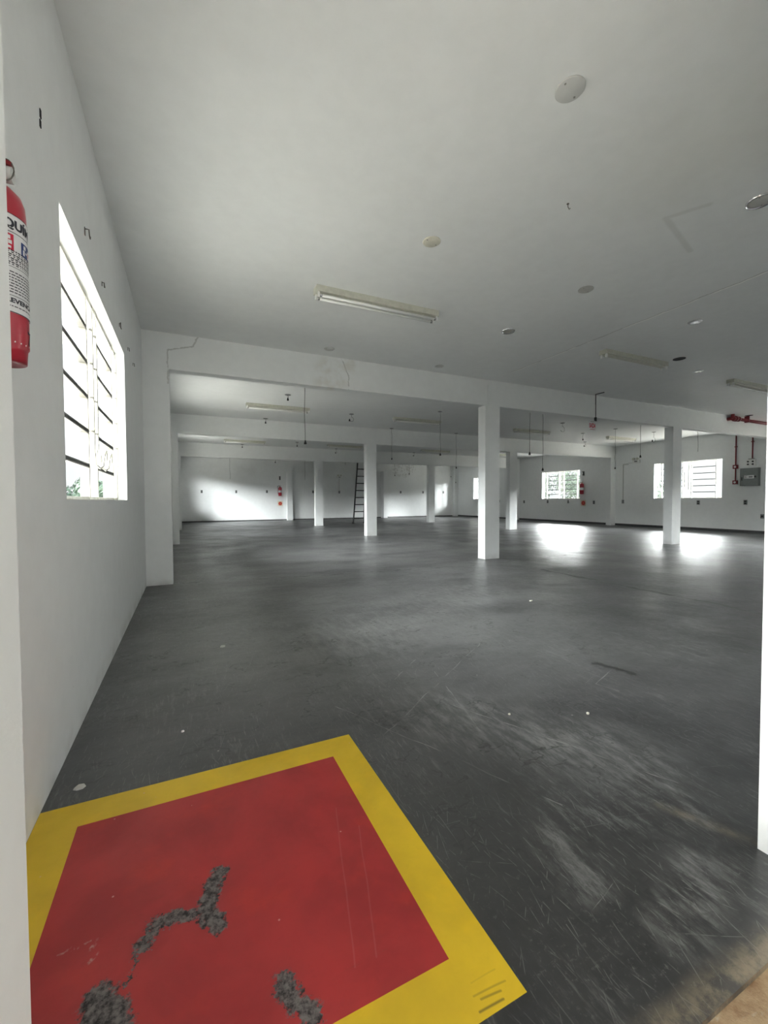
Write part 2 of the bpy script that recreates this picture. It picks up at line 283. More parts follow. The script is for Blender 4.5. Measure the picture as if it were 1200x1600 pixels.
WEAR = [([(0.06, 1.15, 0), (0.035, 1.09, 0), (0.03, 1.045, 0), (0.05, 1.0, 0)], 0.024), ([(0.03, 1.05, 0), (-0.03, 1.065, 0), (-0.08, 1.07, 0), (-0.10, 1.03, 0)], 0.018),
        ([(-0.10, 1.03, 0), (-0.115, 1.0, 0), (-0.13, 0.95, 0)], 0.006), ([(-0.17, 0.95, 0), (-0.15, 0.91, 0), (-0.13, 0.87, 0)], 0.035),
        ([(0.16, 0.83, 0), (0.17, 0.79, 0), (0.20, 0.75, 0)], 0.022)]
def paint_mat(name, base, dark, vivid):
    m = NT(name); p = m.pos()
    n1 = m.noise(p, 3.5, 5, 0.6, 0.3); n2 = m.noise(p, 40, 5, 0.7)
    c = m.mix(m.step(n1, 0.3, 0.72), base, dark)
    c = m.mix(m.math('MULTIPLY', m.step(m.noise(p, 5.5, 4, 0.6), 0.52, 0.75), 0.5), c, vivid)  # random brighter tone of the same paint
    c = m.mix(m.math('MULTIPLY', m.step(n2, 0.55, 0.75), 0.35), c, dark)
    # dark fine scuffs
    sc1 = m.math('MULTIPLY', m.step(m.noise(m.mapv(p, 0.35, (1.5, 22, 1)), 3.0, 5, 0.7), 0.62, 0.70), m.step(m.noise(p, 4.0, 2), 0.5, 0.65))
    c = m.mix(m.math('MULTIPLY', sc1, 0.35), c, (0.10, 0.07, 0.04))
    wob = m.vm('ADD', p, m.vm('SCALE', m.vm('SUBTRACT', m.noise(p, 45, 5, 0.75, col=True), (0.5, 0.5, 0.5)).outputs[0], scale=0.075).outputs[0]).outputs[0]
    f = None
    for pts, r in WEAR:
        d = m.step(m.poly(wob, pts), r*0.75, r*1.1, 1, 0); f = d if f is None else m.math('MAXIMUM', f, d)
    conc = m.mix(m.step(m.noise(p, 70, 5, 0.7), 0.35, 0.65), (0.025, 0.022, 0.022), (0.19, 0.17, 0.165))
    c = m.mix(f, c, conc)
    # pale flecks + two long pale scratches
    vo = m.n('ShaderNodeTexVoronoi'); m.put(vo.inputs['Vector'], p); vo.inputs['Scale'].default_value = 28
    cs = m.n('ShaderNodeSeparateColor'); m.put(cs.inputs[0], vo.outputs['Color'])
    chip = m.math('MULTIPLY', m.step(vo.outputs['Distance'], 0.05, 0.09, 1, 0), m.math('GREATER_THAN', cs.outputs[0], 0.95))
    c = m.mix(m.math('MULTIPLY', chip, 0.6), c, (0.70, 0.45, 0.40))
    wl = m.vm('ADD', p, m.vm('SCALE', m.noise(p, 3, 2, col=True), scale=0.02).outputs[0]).outputs[0]
    sl = m.math('MINIMUM', m.poly(wl, [(0.42, 1.25, 0.01), (0.31, 0.80, 0.01)]), m.poly(wl, [(0.46, 1.15, 0.01), (0.36, 0.80, 0.01)]))
    c = m.mix(m.math('MULTIPLY', m.step(sl, 0.0005, 0.003, 1, 0), 0.22), c, (0.50, 0.20, 0.17))
    lf = m.vm('ADD', p, m.vm('SCALE', m.vm('SUBTRACT', m.noise(p, 30, 4, col=True), (0.5, 0.5, 0.5)).outputs[0], scale=0.05).outputs[0]).outputs[0]
    pl = m.math('MULTIPLY', m.step(m.poly(lf, [(-0.26, 1.08, 0), (-0.19, 1.09, 0), (-0.20, 1.04, 0)]), 0.002, 0.008, 1, 0), 0.7)
    c = m.mix(m.math('MULTIPLY', pl, m.step(m.noise(p, 60, 3), 0.45, 0.6)), c, (0.50, 0.36, 0.32))
    # short black rubber marks on the corner
    f2 = None
    for a, b in [((0.50, 0.665, 0), (0.56, 0.665, 0)), ((0.49, 0.645, 0), (0.565, 0.64, 0)), ((0.50, 0.635, 0), (0.545, 0.63, 0)), ((0.485, 0.62, 0), (0.54, 0.617, 0)), ((0.51, 0.69, 0), (0.56, 0.71, 0))]:
        d = m.step(m.seg(wl, (a[0]+.01, a[1]+.01, 0.01), (b[0]+.01, b[1]+.01, 0.01)), 0.0008, 0.004, 1, 0); f2 = d if f2 is None else m.math('MAXIMUM', f2, d)
    c = m.mix(m.math('MULTIPLY', f2, 0.75), c, (0.05, 0.04, 0.02))
    m.t.links.new(c, m.b.inputs['Base Color'])
    m.t.links.new(m.math('ADD', m.step(n1, 0.3, 0.7, 0.36, 0.5), m.math('MULTIPLY', f, 0.4)), m.b.inputs['Roughness'])
    m.b.inputs['Specular IOR Level'].default_value = 0.4
    m.bump(m.math('SUBTRACT', m.math('MULTIPLY', n2, 0.3), f), 0.25, 0.004)
    return m.m
M['red_paint'] = paint_mat('red_floor_paint', (0.45, 0.036, 0.036), (0.31, 0.025, 0.027), (0.55, 0.044, 0.028))
M['yellow_paint'] = paint_mat('yellow_floor_paint', (0.74, 0.50, 0.022), (0.60, 0.40, 0.018), (0.82, 0.52, 0.012))
M['white_metal'] = plain('aged_white_enamel', (0.58, 0.575, 0.50), 0.45)
M['cream_paint'] = plain('cream_window_paint', (0.70, 0.68, 0.60), 0.5, vary=0.1)
M['bar_metal'] = plain('window_bar_paint', (0.30, 0.29, 0.27), 0.5, vary=0.1)
M['tube'] = plain('fluorescent_tube_glass', (0.85, 0.85, 0.82), 0.12, vary=0.01)
M['black'] = plain('black_plastic', (0.012, 0.012, 0.012), 0.4)
M['dark'] = plain('cavity_shade_tone', (0.02, 0.02, 0.02), 0.9)  # near-black tone for the shade inside holes
M['cable'] = plain('grey_cable', (0.10, 0.10, 0.10), 0.6)
M['wire'] = plain('steel_wire', (0.18, 0.17, 0.15), 0.4, 0.8)
M['outlet'] = plain('grey_outlet_plastic', (0.22, 0.23, 0.23), 0.5)
M['white_plastic'] = plain('white_plastic', (0.78, 0.78, 0.76), 0.35, vary=0.03)
M['cap_glossy'] = plain('glossy_white_cover', (0.85, 0.85, 0.85), 0.10, 0.5, vary=0.01, spec=1.0)
M['cap_cream'] = plain('cream_cover_plastic', (0.66, 0.64, 0.54), 0.5)
M['cap_grey'] = plain('grey_cover_plastic', (0.48, 0.48, 0.45), 0.5)
M['cap_painted'] = plain('painted_over_cover', (0.60, 0.60, 0.585), 0.6, vary=0.02, spec=0.3)
M['ext_red'] = plain('extinguisher_red_enamel', (0.44, 0.028, 0.048), 0.28, vary=0.03)
M['ext_dark_red'] = plain('dark_red_enamel', (0.22, 0.012, 0.018), 0.35)
M['pipe_red'] = plain('red_pipe_paint', (0.20, 0.014, 0.022), 0.4, vary=0.12)
M['label_white'] = plain('white_label_vinyl', (0.75, 0.75, 0.75), 0.4, vary=0.02)
M['ink'] = plain('black_ink', (0.02, 0.02, 0.03), 0.5)
M['sign_red'] = plain('sign_red_ink', (0.55, 0.015, 0.05), 0.4, vary=0.02)
M['sign_blue'] = plain('sign_blue_ink', (0.03, 0.06, 0.20), 0.4, vary=0.02)
M['sign_orange'] = plain('orange_sign_vinyl', (0.75, 0.30, 0.06), 0.5, vary=0.05)
M['sign_yellow'] = plain('pale_yellow_sign_vinyl', (0.78, 0.68, 0.50), 0.5, vary=0.05)
M['brass'] = plain('dull_brass', (0.35, 0.28, 0.14), 0.35, 0.9)
M['gauge'] = plain('gauge_glass', (0.60, 0.60, 0.58), 0.15)
M['panel_grey'] = plain('grey_steel_cabinet', (0.20, 0.215, 0.21), 0.45)
M['rubber'] = plain('black_rubber', (0.015, 0.015, 0.015), 0.8)
M['ladder'] = plain('dark_painted_steel', (0.010, 0.010, 0.010), 0.5)
M['base_dark'] = plain('dark_grey_skirting_paint', (0.045, 0.045, 0.045), 0.5, vary=0.15)
M['bark'] = plain('bark', (0.10, 0.07, 0.045), 0.9, vary=0.3)
M['chrome'] = plain('chrome_rim', (0.7, 0.7, 0.7), 0.2, 1.0, vary=0.02)
def leaf_mat(name, a, b):
    m = NT(name); c = m.mix(m.step(m.noise(m.pos(), 1.6, 3), 0.35, 0.65), a, b)
    m.t.links.new(c, m.b.inputs['Base Color']); m.b.inputs['Roughness'].default_value = 0.6; return m.m
M['leaf'] = leaf_mat('leaf_green', (0.10, 0.17, 0.12), (0.20, 0.27, 0.20))
M['leaf2'] = leaf_mat('leaf_pale_green', (0.26, 0.36, 0.26), (0.42, 0.50, 0.40))
def ground_mat():
    m = NT('outdoor_ground'); p = m.pos()
    c = m.mix(m.step(m.noise(p, 1.5, 5, 0.7), 0.35, 0.65), (0.36, 0.33, 0.28), (0.50, 0.48, 0.44))
    m.t.links.new(c, m.b.inputs['Base Color']); m.b.inputs['Roughness'].default_value = 0.95
    m.bump(m.noise(p, 14, 5, 0.7), 0.6, 0.02); return m.m
M['ground'] = ground_mat()
def sill_mat():
    m = NT('crumbling_threshold'); p = m.pos()
    c = m.mix(m.step(m.noise(p, 9, 6, 0.7), 0.3, 0.65), (0.20, 0.10, 0.045), (0.42, 0.30, 0.18))
    c = m.mix(m.math('MULTIPLY', m.step(m.noise(m.mapv(p, 0, (1, 3, 1), (2, 1, 0)), 7, 5, 0.6), 0.56, 0.64), 0.8), c, (0.55, 0.52, 0.42))
    m.t.links.new(c, m.b.inputs['Base Color']); m.b.inputs['Roughness'].default_value = 0.95
    m.bump(m.noise(p, 30, 6, 0.7), 0.8, 0.01); return m.m
M['sill'] = sill_mat()
def pane_mat(name, clear):
    m = NT(name); t = m.t; t.nodes.remove(m.b)
    tr = m.n('ShaderNodeBsdfTransparent'); tr.inputs['Color'].default_value = (0.93, 0.96, 0.96, 1)
    tl = m.n('ShaderNodeBsdfTranslucent'); tl.inputs['Color'].default_value = (0.90, 0.94, 0.96, 1)
    gl = m.n('ShaderNodeBsdfGlossy'); gl.inputs['Roughness'].default_value = 0.15
    mx = m.n('ShaderNodeMixShader'); mx.inputs[0].default_value = 1-clear
    t.links.new(tr.outputs[0], mx.inputs[1]); t.links.new(tl.outputs[0], mx.inputs[2])
    m2 = m.n('ShaderNodeMixShader'); m2.inputs[0].default_value = 0.04
    t.links.new(mx.outputs[0], m2.inputs[1]); t.links.new(gl.outputs[0], m2.inputs[2])
    t.links.new(m2.outputs[0], m.out.inputs['Surface']); return m.m
M['frosted'] = pane_mat('frosted_glass', 0.975); M['clear'] = pane_mat('clear_glass', 0.998); M['half'] = pane_mat('dusty_glass', 0.994)

# ------------------------------------------------------------------ mesh helper
class MB:
    def __init__(s, origin=(0, 0, 0)): s.bm = bmesh.new(); s.o = Vector(origin)
    def v(s, p): return s.bm.verts.new(Vector(p))
    def box(s, a, b, rot=None, piv=None):
        x0, y0, z0 = a; x1, y1, z1 = b
        ps = [Vector(q) for q in ((x0,y0,z0),(x1,y0,z0),(x1,y1,z0),(x0,y1,z0),(x0,y0,z1),(x1,y0,z1),(x1,y1,z1),(x0,y1,z1))]
        if rot is not None:
            piv = Vector(piv) if piv is not None else sum(ps, Vector())/8
            ps = [rot @ (q-piv) + piv for q in ps]
        vs = [s.v(q) for q in ps]
        for f in ((0,3,2,1),(4,5,6,7),(0,1,5,4),(1,2,6,5),(2,3,7,6),(3,0,4,7)): s.bm.faces.new([vs[i] for i in f])
        return s
    def cyl(s, p0, p1, r0, r1=None, seg=16, caps=True):
        p0, p1 = Vector(p0), Vector(p1); r1 = r0 if r1 is None else r1
        d = (p1-p0).normalized(); a = d.orthogonal().normalized(); b = d.cross(a)
        A = [s.v(p0 + (a*math.cos(t)+b*math.sin(t))*r0) for t in [2*PI*i/seg for i in range(seg)]]
        B = [s.v(p1 + (a*math.cos(t)+b*math.sin(t))*r1) for t in [2*PI*i/seg for i in range(seg)]]
        for i in range(seg):
            f = s.bm.faces.new((A[i], A[(i+1) % seg], B[(i+1) % seg], B[i])); f.smooth = True
        if caps: s.bm.faces.new(A[::-1]); s.bm.faces.new(B)
        return s
    def tube(s, pts, r, seg=8):
        pts = [Vector(p) for p in pts]; rings = []; a = None
        for i, p in enumerate(pts):
            d = (pts[min(i+1, len(pts)-1)] - pts[max(i-1, 0)]).normalized()
            a = d.orthogonal().normalized() if a is None else (a - d*a.dot(d)).normalized()
            b = d.cross(a)
            rings.append([s.v(p + (a*math.cos(t)+b*math.sin(t))*r) for t in [2*PI*k/seg for k in range(seg)]])
        for R0, R1 in zip(rings[:-1], rings[1:]):
            for k in range(seg):
                f = s.bm.faces.new((R0[k], R0[(k+1) % seg], R1[(k+1) % seg], R1[k])); f.smooth = True
        s.bm.faces.new(rings[0][::-1]); s.bm.faces.new(rings[-1]); return s
    def lathe(s, prof, c=(0, 0, 0), seg=32):      # prof: list of (r, z)
        c = Vector(c); rings = []
        for r, z in prof:
            if r < 1e-6: rings.append([s.v(c+Vector((0, 0, z)))])
            else: rings.append([s.v(c+Vector((r*math.cos(2*PI*k/seg), r*math.sin(2*PI*k/seg), z))) for k in range(seg)])
        for R0, R1 in zip(rings[:-1], rings[1:]):
            for k in range(seg):
                k2 = (k+1) % seg
                q = ([R0[0]] if len(R0) == 1 else [R0[k], R0[k2]]) + ([R1[0]] if len(R1) == 1 else [R1[k2], R1[k]])
                if len(q) >= 3:
                    f = s.bm.faces.new(q); f.smooth = True
        return s
    def quad(s, ps): s.bm.faces.new([s.v(p) for p in ps]); return s
    def bevel(s, w=0.003, seg=2):
        bmesh.ops.bevel(s.bm, geom=[e for e in s.bm.edges if len(e.link_faces) == 2 and e.calc_face_angle(0) > 0.6], offset=w, segments=seg, affect='EDGES', profile=0.5)
        return s
    def build(s, name, mat, parent=None, recalc=True):
        if recalc: bmesh.ops.recalc_face_normals(s.bm, faces=s.bm.faces)
        me = bpy.data.meshes.new(name); s.bm.to_mesh(me); s.bm.free()
        me.materials.append(M[mat] if isinstance(mat, str) else mat)
        o = bpy.data.objects.new(name, me); C.objects.link(o)
        if parent is not None: o.parent = parent
        else: o.location = s.o
        return o
def tag(o, label=None, cat=None, group=None, kind=None):
    if label: o['label'] = label
    if cat: o['category'] = cat
    if group: o['group'] = group
    if kind: o['kind'] = kind
    return o
def empty(name, loc, label=None, cat=None, group=None, kind=None, rz=0):
    o = bpy.data.objects.new(name, None); o.empty_display_size = 0.05; C.objects.link(o); o.location = loc; o.rotation_euler[2] = rz
    return tag(o, label, cat, group, kind)
def copy_tree(o, parent=None):
    c = o.copy(); C.objects.link(c); c.parent = parent
    for ch in [x for x in bpy.data.objects if x.parent == o]: copy_tree(ch, c)
    return c
def struct(o, label=None): return tag(o, label, kind='structure')

# ------------------------------------------------------------------ the shell
def holes_wall(name, mat, X0, X1, holes, y0, y1, label):     # wall slab between x0..x1 with holes in Y
    b = MB(); y = y0
    for h0, h1 in holes:
        b.box((X0, y, 0), (X1, h0, ZC)); b.box((X0, h0, 0), (X1, h1, WZ0)); b.box((X0, h0, WZ1), (X1, h1, ZC)); y = h1
    b.box((X0, y, 0), (X1, y1, ZC))
    bmesh.ops.remove_doubles(b.bm, verts=b.bm.verts, dist=1e-5)
    return struct(b.build(name, mat), label)
E_ = 0.0
struct(MB().box((XL-WT, YN-WT, -0.15), (XR+WT, YF+WT, 0)).build('floor', 'floor'), 'scuffed dark grey painted concrete floor')
struct(MB().box((XL-WT-.3, YN-WT-.1, ZC), (XR+WT+.3, YF+WT+.3, ZC+0.2)).build('ceiling', 'ceiling'), 'flat white painted concrete ceiling')
holes_wall('wall_left', 'wall', XL-WT, XL, WINS, YN-WT, YF, 'white plastered wall along the left with a window beside the entrance')
holes_wall('wall_right', 'wall', XR, XR+WT, WINS, YN-WT, YF, 'white wall along the right side of the hall with barred windows')
struct(MB().box((XL-WT, YF, 0), (XR+WT, YF+WT, ZC)).build('wall_far', 'farwall'), 'stained white wall at the far end of the hall')
DZ = 2.62
struct(MB().box((XL, YN-WT, 0), (DX0, YN, ZC)).box((DX1, YN-WT, 0), (XR, YN, ZC)).box((DX0, YN-WT, DZ), (DX1, YN, ZC)).build('wall_near', 'wall'), 'white entrance wall whose door jambs frame the view')

for i, y in enumerate(ROWS):                                  # beams span wall to wall
    b = MB().box((XL, y, ZB[i]), (XR, y+0.15, ZC))
    struct(b.build('beam', 'beam1' if i == 0 else 'wall'), ['white concrete ceiling beam nearest the entrance, patched and cracked', 'second white ceiling beam from the entrance', 'third white ceiling beam, in front of the far wall'][i])
# columns and wall pilasters
ordn = ['first', 'second', 'third']
for i, y in enumerate(ROWS):
    for j, (x0, x1) in enumerate(COLX):
        b = MB().box((x0, y+0.0, 0), (x1, y+DEP, ZB[i]+0.001))
        b.bevel(0.006, 2)
        lab = [['large white square column standing nearest to the entrance', 'white square column in front of the large right-hand window'],
               ['white square column hiding the right side of the ladder', 'white column in the second row, seen just right of the largest column'],
               ['thin-looking white column in the far row, between extinguisher and ladder', 'white column in the far row, right of the ladder']][i][j]
        struct(b.build('column', 'wall'), lab)
    b = MB().box((XL, y-0.0, 0), (XP, y+DEP, ZB[i])); struct(b.build('trim_%d' % (i+1), 'beam1' if i == 0 else 'wall'), ordn[i]+' white pilaster from the entrance on the left wall')
    b = MB().box((XR-0.27, y, 0), (XR, y+DEP, ZB[i])); struct(b.build('trim_%d' % (i+4), 'wall'), ordn[i]+' white pilaster from the entrance on the right wall')
# far-wall stub pilasters, ending below the ceiling
struct(MB().box((4.37, YF-0.22, 0), (4.63, YF, 2.46)).bevel(0.03, 4).build('trim_7', 'wall'), 'short pilaster with rounded edges on the far wall beside the extinguisher')
struct(MB().box((9.40, YF-0.36, 0), (9.62, YF, 2.45)).bevel(0.006, 2).build('trim_8', 'wall'), 'short square pilaster on the far wall right of the ladder')
struct(MB().box((XR-0.24, YF-0.24, 0), (XR, YF, ZC)).build('trim_9', 'wall'), 'pilaster filling the far right corner')
# dark skirting
struct(MB().box((XR-0.012, YN, 0), (XR, YF-0.24, 0.07)).build('baseboard_right', 'base_dark'), 'dark painted strip along the foot of the right wall')
struct(MB().box((XL, YF-0.012, 0), (XR-0.24, YF, 0.045)).build('baseboard_far', 'base_dark'), 'dark painted strip along the foot of the far wall')
struct(MB().box((XL, YN-WT-0.30, -0.16), (XR*0.3, YN-WT, -0.012)).bevel(0.01, 1).build('trim_10', 'sill'), 'crumbling brown masonry threshold outside the doorway')
struct(MB().box((-60, -60, -0.4), (80, 90, -0.17)).build('ground', 'ground'), 'bare earth and paving outside the hall')
struct(MB().box((-5.2, -3.4, 2.95), (7.2, YN-WT, 3.1)).build('roof_light_block', 'wall'), 'unseen canopy added outside the entrance to hold back light')  # added, never in view: cuts the light entering the doorway
struct(MB().box((-5.2, -3.4, -0.4), (-5.0, YN-WT, 2.96)).build('wall_light_block', 'wall'), 'unseen side wall added outside the entrance to block light, left end')  # added, never in view: stops side light reaching the doorway
struct(MB().box((7.0, -3.4, -0.4), (7.2, YN-WT, 2.96)).build('wall_light_block', 'wall'), 'unseen side wall added outside the entrance to block light, right end')  # added light blocker at the opposite end, also out of view
struct(MB().cyl((4.38, 5.413, 2.47), (4.38, 5.413, 2.79), 0.008, seg=8).build('trim_11', 'wall'), 'thin painted cable duct on the beam above the nearest column')

# ------------------------------------------------------------------ windows
def window(idx, X, inward, y0, y1, label, mats):
    """steel window in the opening; inward = +1 when the room lies towards +X"""
    w_ = empty('window_%d' % idx, (X, y0, WZ0), kind='structure', label=label)
    W = y1-y0; Hh = WZ1-WZ0; fr = [0, .10, .44, .57, .90, 1.0]
    d = inward
    f = MB()
    t = 0.018
    f.box((-.02, 0, 0), (.02, W, t)); f.box((-.02, 0, Hh-t), (.02, W, Hh)); f.box((-.02, 0, 0), (.02, t, Hh)); f.box((-.02, W-t, 0), (.02, W, Hh))
    for q in fr[1:-1]: f.box((-.022, q*W-.011, 0), (.022, q*W+.011, Hh))
    f.build('window_frame', 'cream_paint', w_)
    b = MB()
    for (a, c) in ((fr[1], fr[2]), (fr[3], fr[4])):
        for k in range(1, 6):
            z = Hh*k/6
            b.box((-.024, a*W+.011, z-.004), (.024, c*W-.011, z+.002))
            b.box((.020 if d > 0 else -.024, a*W+.011, z-.013), (.024 if d > 0 else -.020, c*W-.011, z+.011))
    b.build('window_bar', 'bar_metal', w_)
    g = MB()
    for (a, c) in zip(fr[:-1], fr[1:]): g.quad([(-.008*d, a*W, Hh/6), (-.008*d, c*W, Hh/6), (-.008*d, c*W, Hh), (-.008*d, a*W, Hh)])
    g.build('frosted_glass_pane', mats[0], w_)
    g = MB()
    for (a, c) in zip(fr[:-1], fr[1:]): g.quad([(-.008*d, a*W, 0), (-.008*d, c*W, 0), (-.008*d, c*W, Hh/6), (-.008*d, a*W, Hh/6)])
    g.build('clear_glass_pane', mats[1], w_)
    s = MB()                                             # operating rods of the tilting sashes
    for q, top, bot in ((.475, .95, .22), (.535, .93, .26), (.955, .93, .22)):
        s.box((.034*d-.005, q*W-.011, bot*Hh), (.034*d+.005, q*W+.011, top*Hh))
    s.build('control_rod', 'cream_paint', w_)
    s = MB()
    for q, top, bot in ((.475, .95, .22), (.535, .93, .26), (.955, .93, .22)):
        for k in range(1, 6):
            z = Hh*k/6+.01
            if z < bot*Hh or z > top*Hh: continue
            s.box((min(0, .034*d), q*W-.03, z-.005), (max(0, .034*d), q*W-.02, z+.005)); s.box((.034*d-.004, q*W-.03, z-.005), (.034*d+.004, q*W+.012, z+.005))
    s.build('rod_bracket', 'bar_metal', w_)
    for q in (.50, .60):
        s = MB(); x = .034*d; y = q*W; z = .24*Hh
        s.tube([(x, y-.03, z), (x, y-.02, z-.07), (x+.02*d, y, z-.09), (x+.03*d, y+.03, z-.075), (x+.035*d, y+.05, z-.01), (x+.04*d, y+.08, z+.02), (x+.04*d, y+.10, z-.005), (x+.04*d, y+.08, z-.04)], .006)
        s.build('window_handle', 'cream_paint', w_)
    return w_
bay = ['beside the entrance', 'in the second bay', 'in the third bay', 'in the last bay']
for i, (y0, y1) in enumerate(WINS):
    window(i+1, XL-0.085, 1, y0, y1, 'frosted steel window in the left wall '+bay[i], ('frosted', 'clear'))
    window(i+5, XR+0.10, -1, y0, y1, 'barred steel window in the right wall '+bay[i], ('half', 'clear'))

# ------------------------------------------------------------------ painted floor square
o = empty('floor_marking', (0, 0, 0), 'red square with a yellow border painted on the floor below the extinguisher', 'floor marking')
t = 0.0012
MB().box((-0.31, 0.72, 0), (0.485, 1.495, t)).build('red_square', 'red_paint', o)
b = MB(); X0, X1, Y0, Y1 = XL+.001, 0.59, 0.605, 1.61
b.box((X0, 1.495, 0), (X1, Y1, t)); b.box((X0, Y0, 0), (X1, 0.72, t)); b.box((X0, 0.72, 0), (-0.31, 1.495, t)); b.box((0.485, 0.72, 0), (X1, 1.495, t))
b.build('yellow_border', 'yellow_paint', o)

# ------------------------------------------------------------------ ceiling lights
def light_fixture(x, y, tubes, label, L=1.27, zc=ZC):
    r = empty('fluorescent_fixture', (x, y, zc), label, 'ceiling light', 'fluorescent battens on the ceiling')
    b = MB()                                                # tray: top flange + raised body, chamfered
    b.box((0, -.055, -.055), (L, .055, 0)).bevel(.006, 2); b.build('fixture_body', 'white_metal', r)
    b = MB().box((0.03, -.025, -.066), (L-.03, .025, -.054)).bevel(.002, 1); b.build('reflector', 'white_metal', r)
    for yy in (-.035, .035):
        for xx in (0.012, L-.030):
            b = MB().box((xx, yy-.012, -.098), (xx+.018, yy+.012, -.053)).bevel(.004, 2); b.build('lamp_holder', 'white_plastic', r)
    ys = {0: [], 1: [.035], 2: [-.035, .035]}[tubes]
    for yy in ys:
        t_ = MB().cyl((.045, yy, -.083), (L-.045, yy, -.083), .013, seg=16).build('lamp_tube', 'tube', r)
        for xa in (.030, L-.052): MB().cyl((xa, yy, -.083), (xa+.022, yy, -.083), .0137, seg=16).build('tube_cap', 'chrome', t_)
    return r
FX = [(1.07, 3.71, 2, 'fluorescent batten with two tubes on the ceiling nearest the entrance'),
      (4.86, 3.73, 0, 'empty fluorescent batten without tubes beside the ceiling joint'),
      (7.92, 3.79, 1, 'fluorescent batten half hidden by the right door jamb'),
      (1.08, 8.65, 1, 'cream fluorescent batten seen behind the first beam near the left wall'),
      (4.36, 8.75, 2, 'dark fluorescent batten behind the first beam, left of the nearest column'),
      (8.05, 8.84, 2, 'fluorescent batten behind the first beam, right of the nearest column'),
      (11.64, 8.75, 1, 'fluorescent batten above the large right-hand window'),
      (1.08, 14.03, 2, 'fluorescent batten behind the second beam near the left wall'),
      (4.42, 13.97, 2, 'fluorescent batten behind the second beam, above the ladder'),
      (8.13, 13.95, 2, 'fluorescent batten behind the second beam, left of the nearest column'),
      (11.5, 14.0, 1, 'fluorescent batten behind the second beam near the right wall')]
for f in FX: light_fixture(*f)

# ------------------------------------------------------------------ round ceiling covers
def cover(x, y, mat, label, r=.066, rim=False, turn=0.3):
    c = empty('ceiling_box_cover', (x, y, ZC), label, 'ceiling cover', 'round junction covers on the ceiling')
    MB().lathe([(0, -.007), (r*.93, -.007), (r, -.004), (r, 0), (0, 0)], seg=40).build('cover_plate', mat, c)
    for s in (-1, 1):
        MB().cyl((s*r*.72*math.cos(turn), s*r*.72*math.sin(turn), -.009), (s*r*.72*math.cos(turn), s*r*.72*math.sin(turn), -.006), .005, seg=10).build('screw', 'bar_metal', c)
    if rim: MB().lathe([(r, -.002), (r+.004, -.012), (r+.008, -.010), (r+.010, 0)], seg=40).build('cover_rim', 'chrome', c)
cover(1.645, 1.45, 'cap_painted', 'large faint round cover painted over, nearest the camera on the ceiling')
cover(1.67, 2.71, 'cap_cream', 'cream round ceiling cover with two screws above the two-tube batten')
cover(3.32, 2.73, 'cap_grey', 'grey round ceiling cover left of the ceiling joint, farther than the rimmed one')
cover(3.33, 3.76, 'cap_grey', 'small round ceiling cover with metal rim in the middle of the ceiling', rim=True)
cover(3.36, 1.46, 'cap_grey', 'round ceiling cover with shiny metal rim at the right jamb', rim=True)
cover(5.0, 2.73, 'cap_glossy', 'bright white round ceiling cover right of the ceiling joint')
cover(6.98, 3.75, 'cap_glossy', 'bright white round ceiling cover beyond the empty batten')
cover(1.66, 5.14, 'cap_painted', 'faint painted round cover close to the first beam, left one')
cover(3.3, 5.15, 'cap_painted', 'faint painted round cover close to the first beam, right one')
for x, y, lab in ((6.12, 3.53, 'dark open junction hole in the ceiling past the empty batten'), (11.78, 5.25, 'dark open junction hole in the ceiling beside the red pipe')):
    o = MB((x, y, ZC)).lathe([(.075, 0), (.075, -.004), (.06, -.004), (.058, -.001), (0, -.001)], seg=32).build('junction_hole', 'dark'); tag(o, lab, 'junction box')  # flat disc on the ceiling; the hole's inner shade is its dark colour
o = empty('ceiling_hook', (2.26, 2.0, ZC), 'tiny dark hook hanging from the bare ceiling', 'hook')
MB().tube([(0, 0, 0), (0, 0, -.02), (.012, 0, -.032), (.022, 0, -.022)], .0025).build('hook_wire', 'wire', o); MB().cyl((0, 0, 0), (0, 0, -.003), .008).build('hook_plate', 'wire', o)

# ------------------------------------------------------------------ hanging cords and lamp holders
def pendant(x, y, zt, zb, label, plate=True, curl=0.0, bulb=True, cat='hanging cord'):
    o = empty('hanging_socket', (x, y, zt), label, cat, 'bare cords and sockets under the ceiling')
    if plate: MB().lathe([(0, -.010), (.045, -.010), (.055, -.004), (.055, 0), (0, 0)], seg=24).build('ceiling_rose', 'outlet', o)
    h = zt-zb
    rnd = random.Random(int(x*100+y*10))
    pts = [(rnd.uniform(-.008, .008) if 0 < k < 8 else 0, rnd.uniform(-.008, .008) if 0 < k < 8 else 0, -h*k/8) for k in range(9)]
    if curl:
        pts = pts[:5] + [(curl*math.sin(a), 0, -h*.5-curl+curl*math.cos(a)) for a in [k*PI/5 for k in range(1, 8)]]
    MB().tube(pts, .0035, 6).build('cord', 'cable', o)
    e = Vector(pts[-1])
    if bulb: MB(). lathe([(0, .025), (.009, .022), (.013, 0), (.018, -.010), (.018, -.028), (.010, -.030), (0, -.024)], c=e, seg=16).build('lamp_socket', 'black', o)
    return o
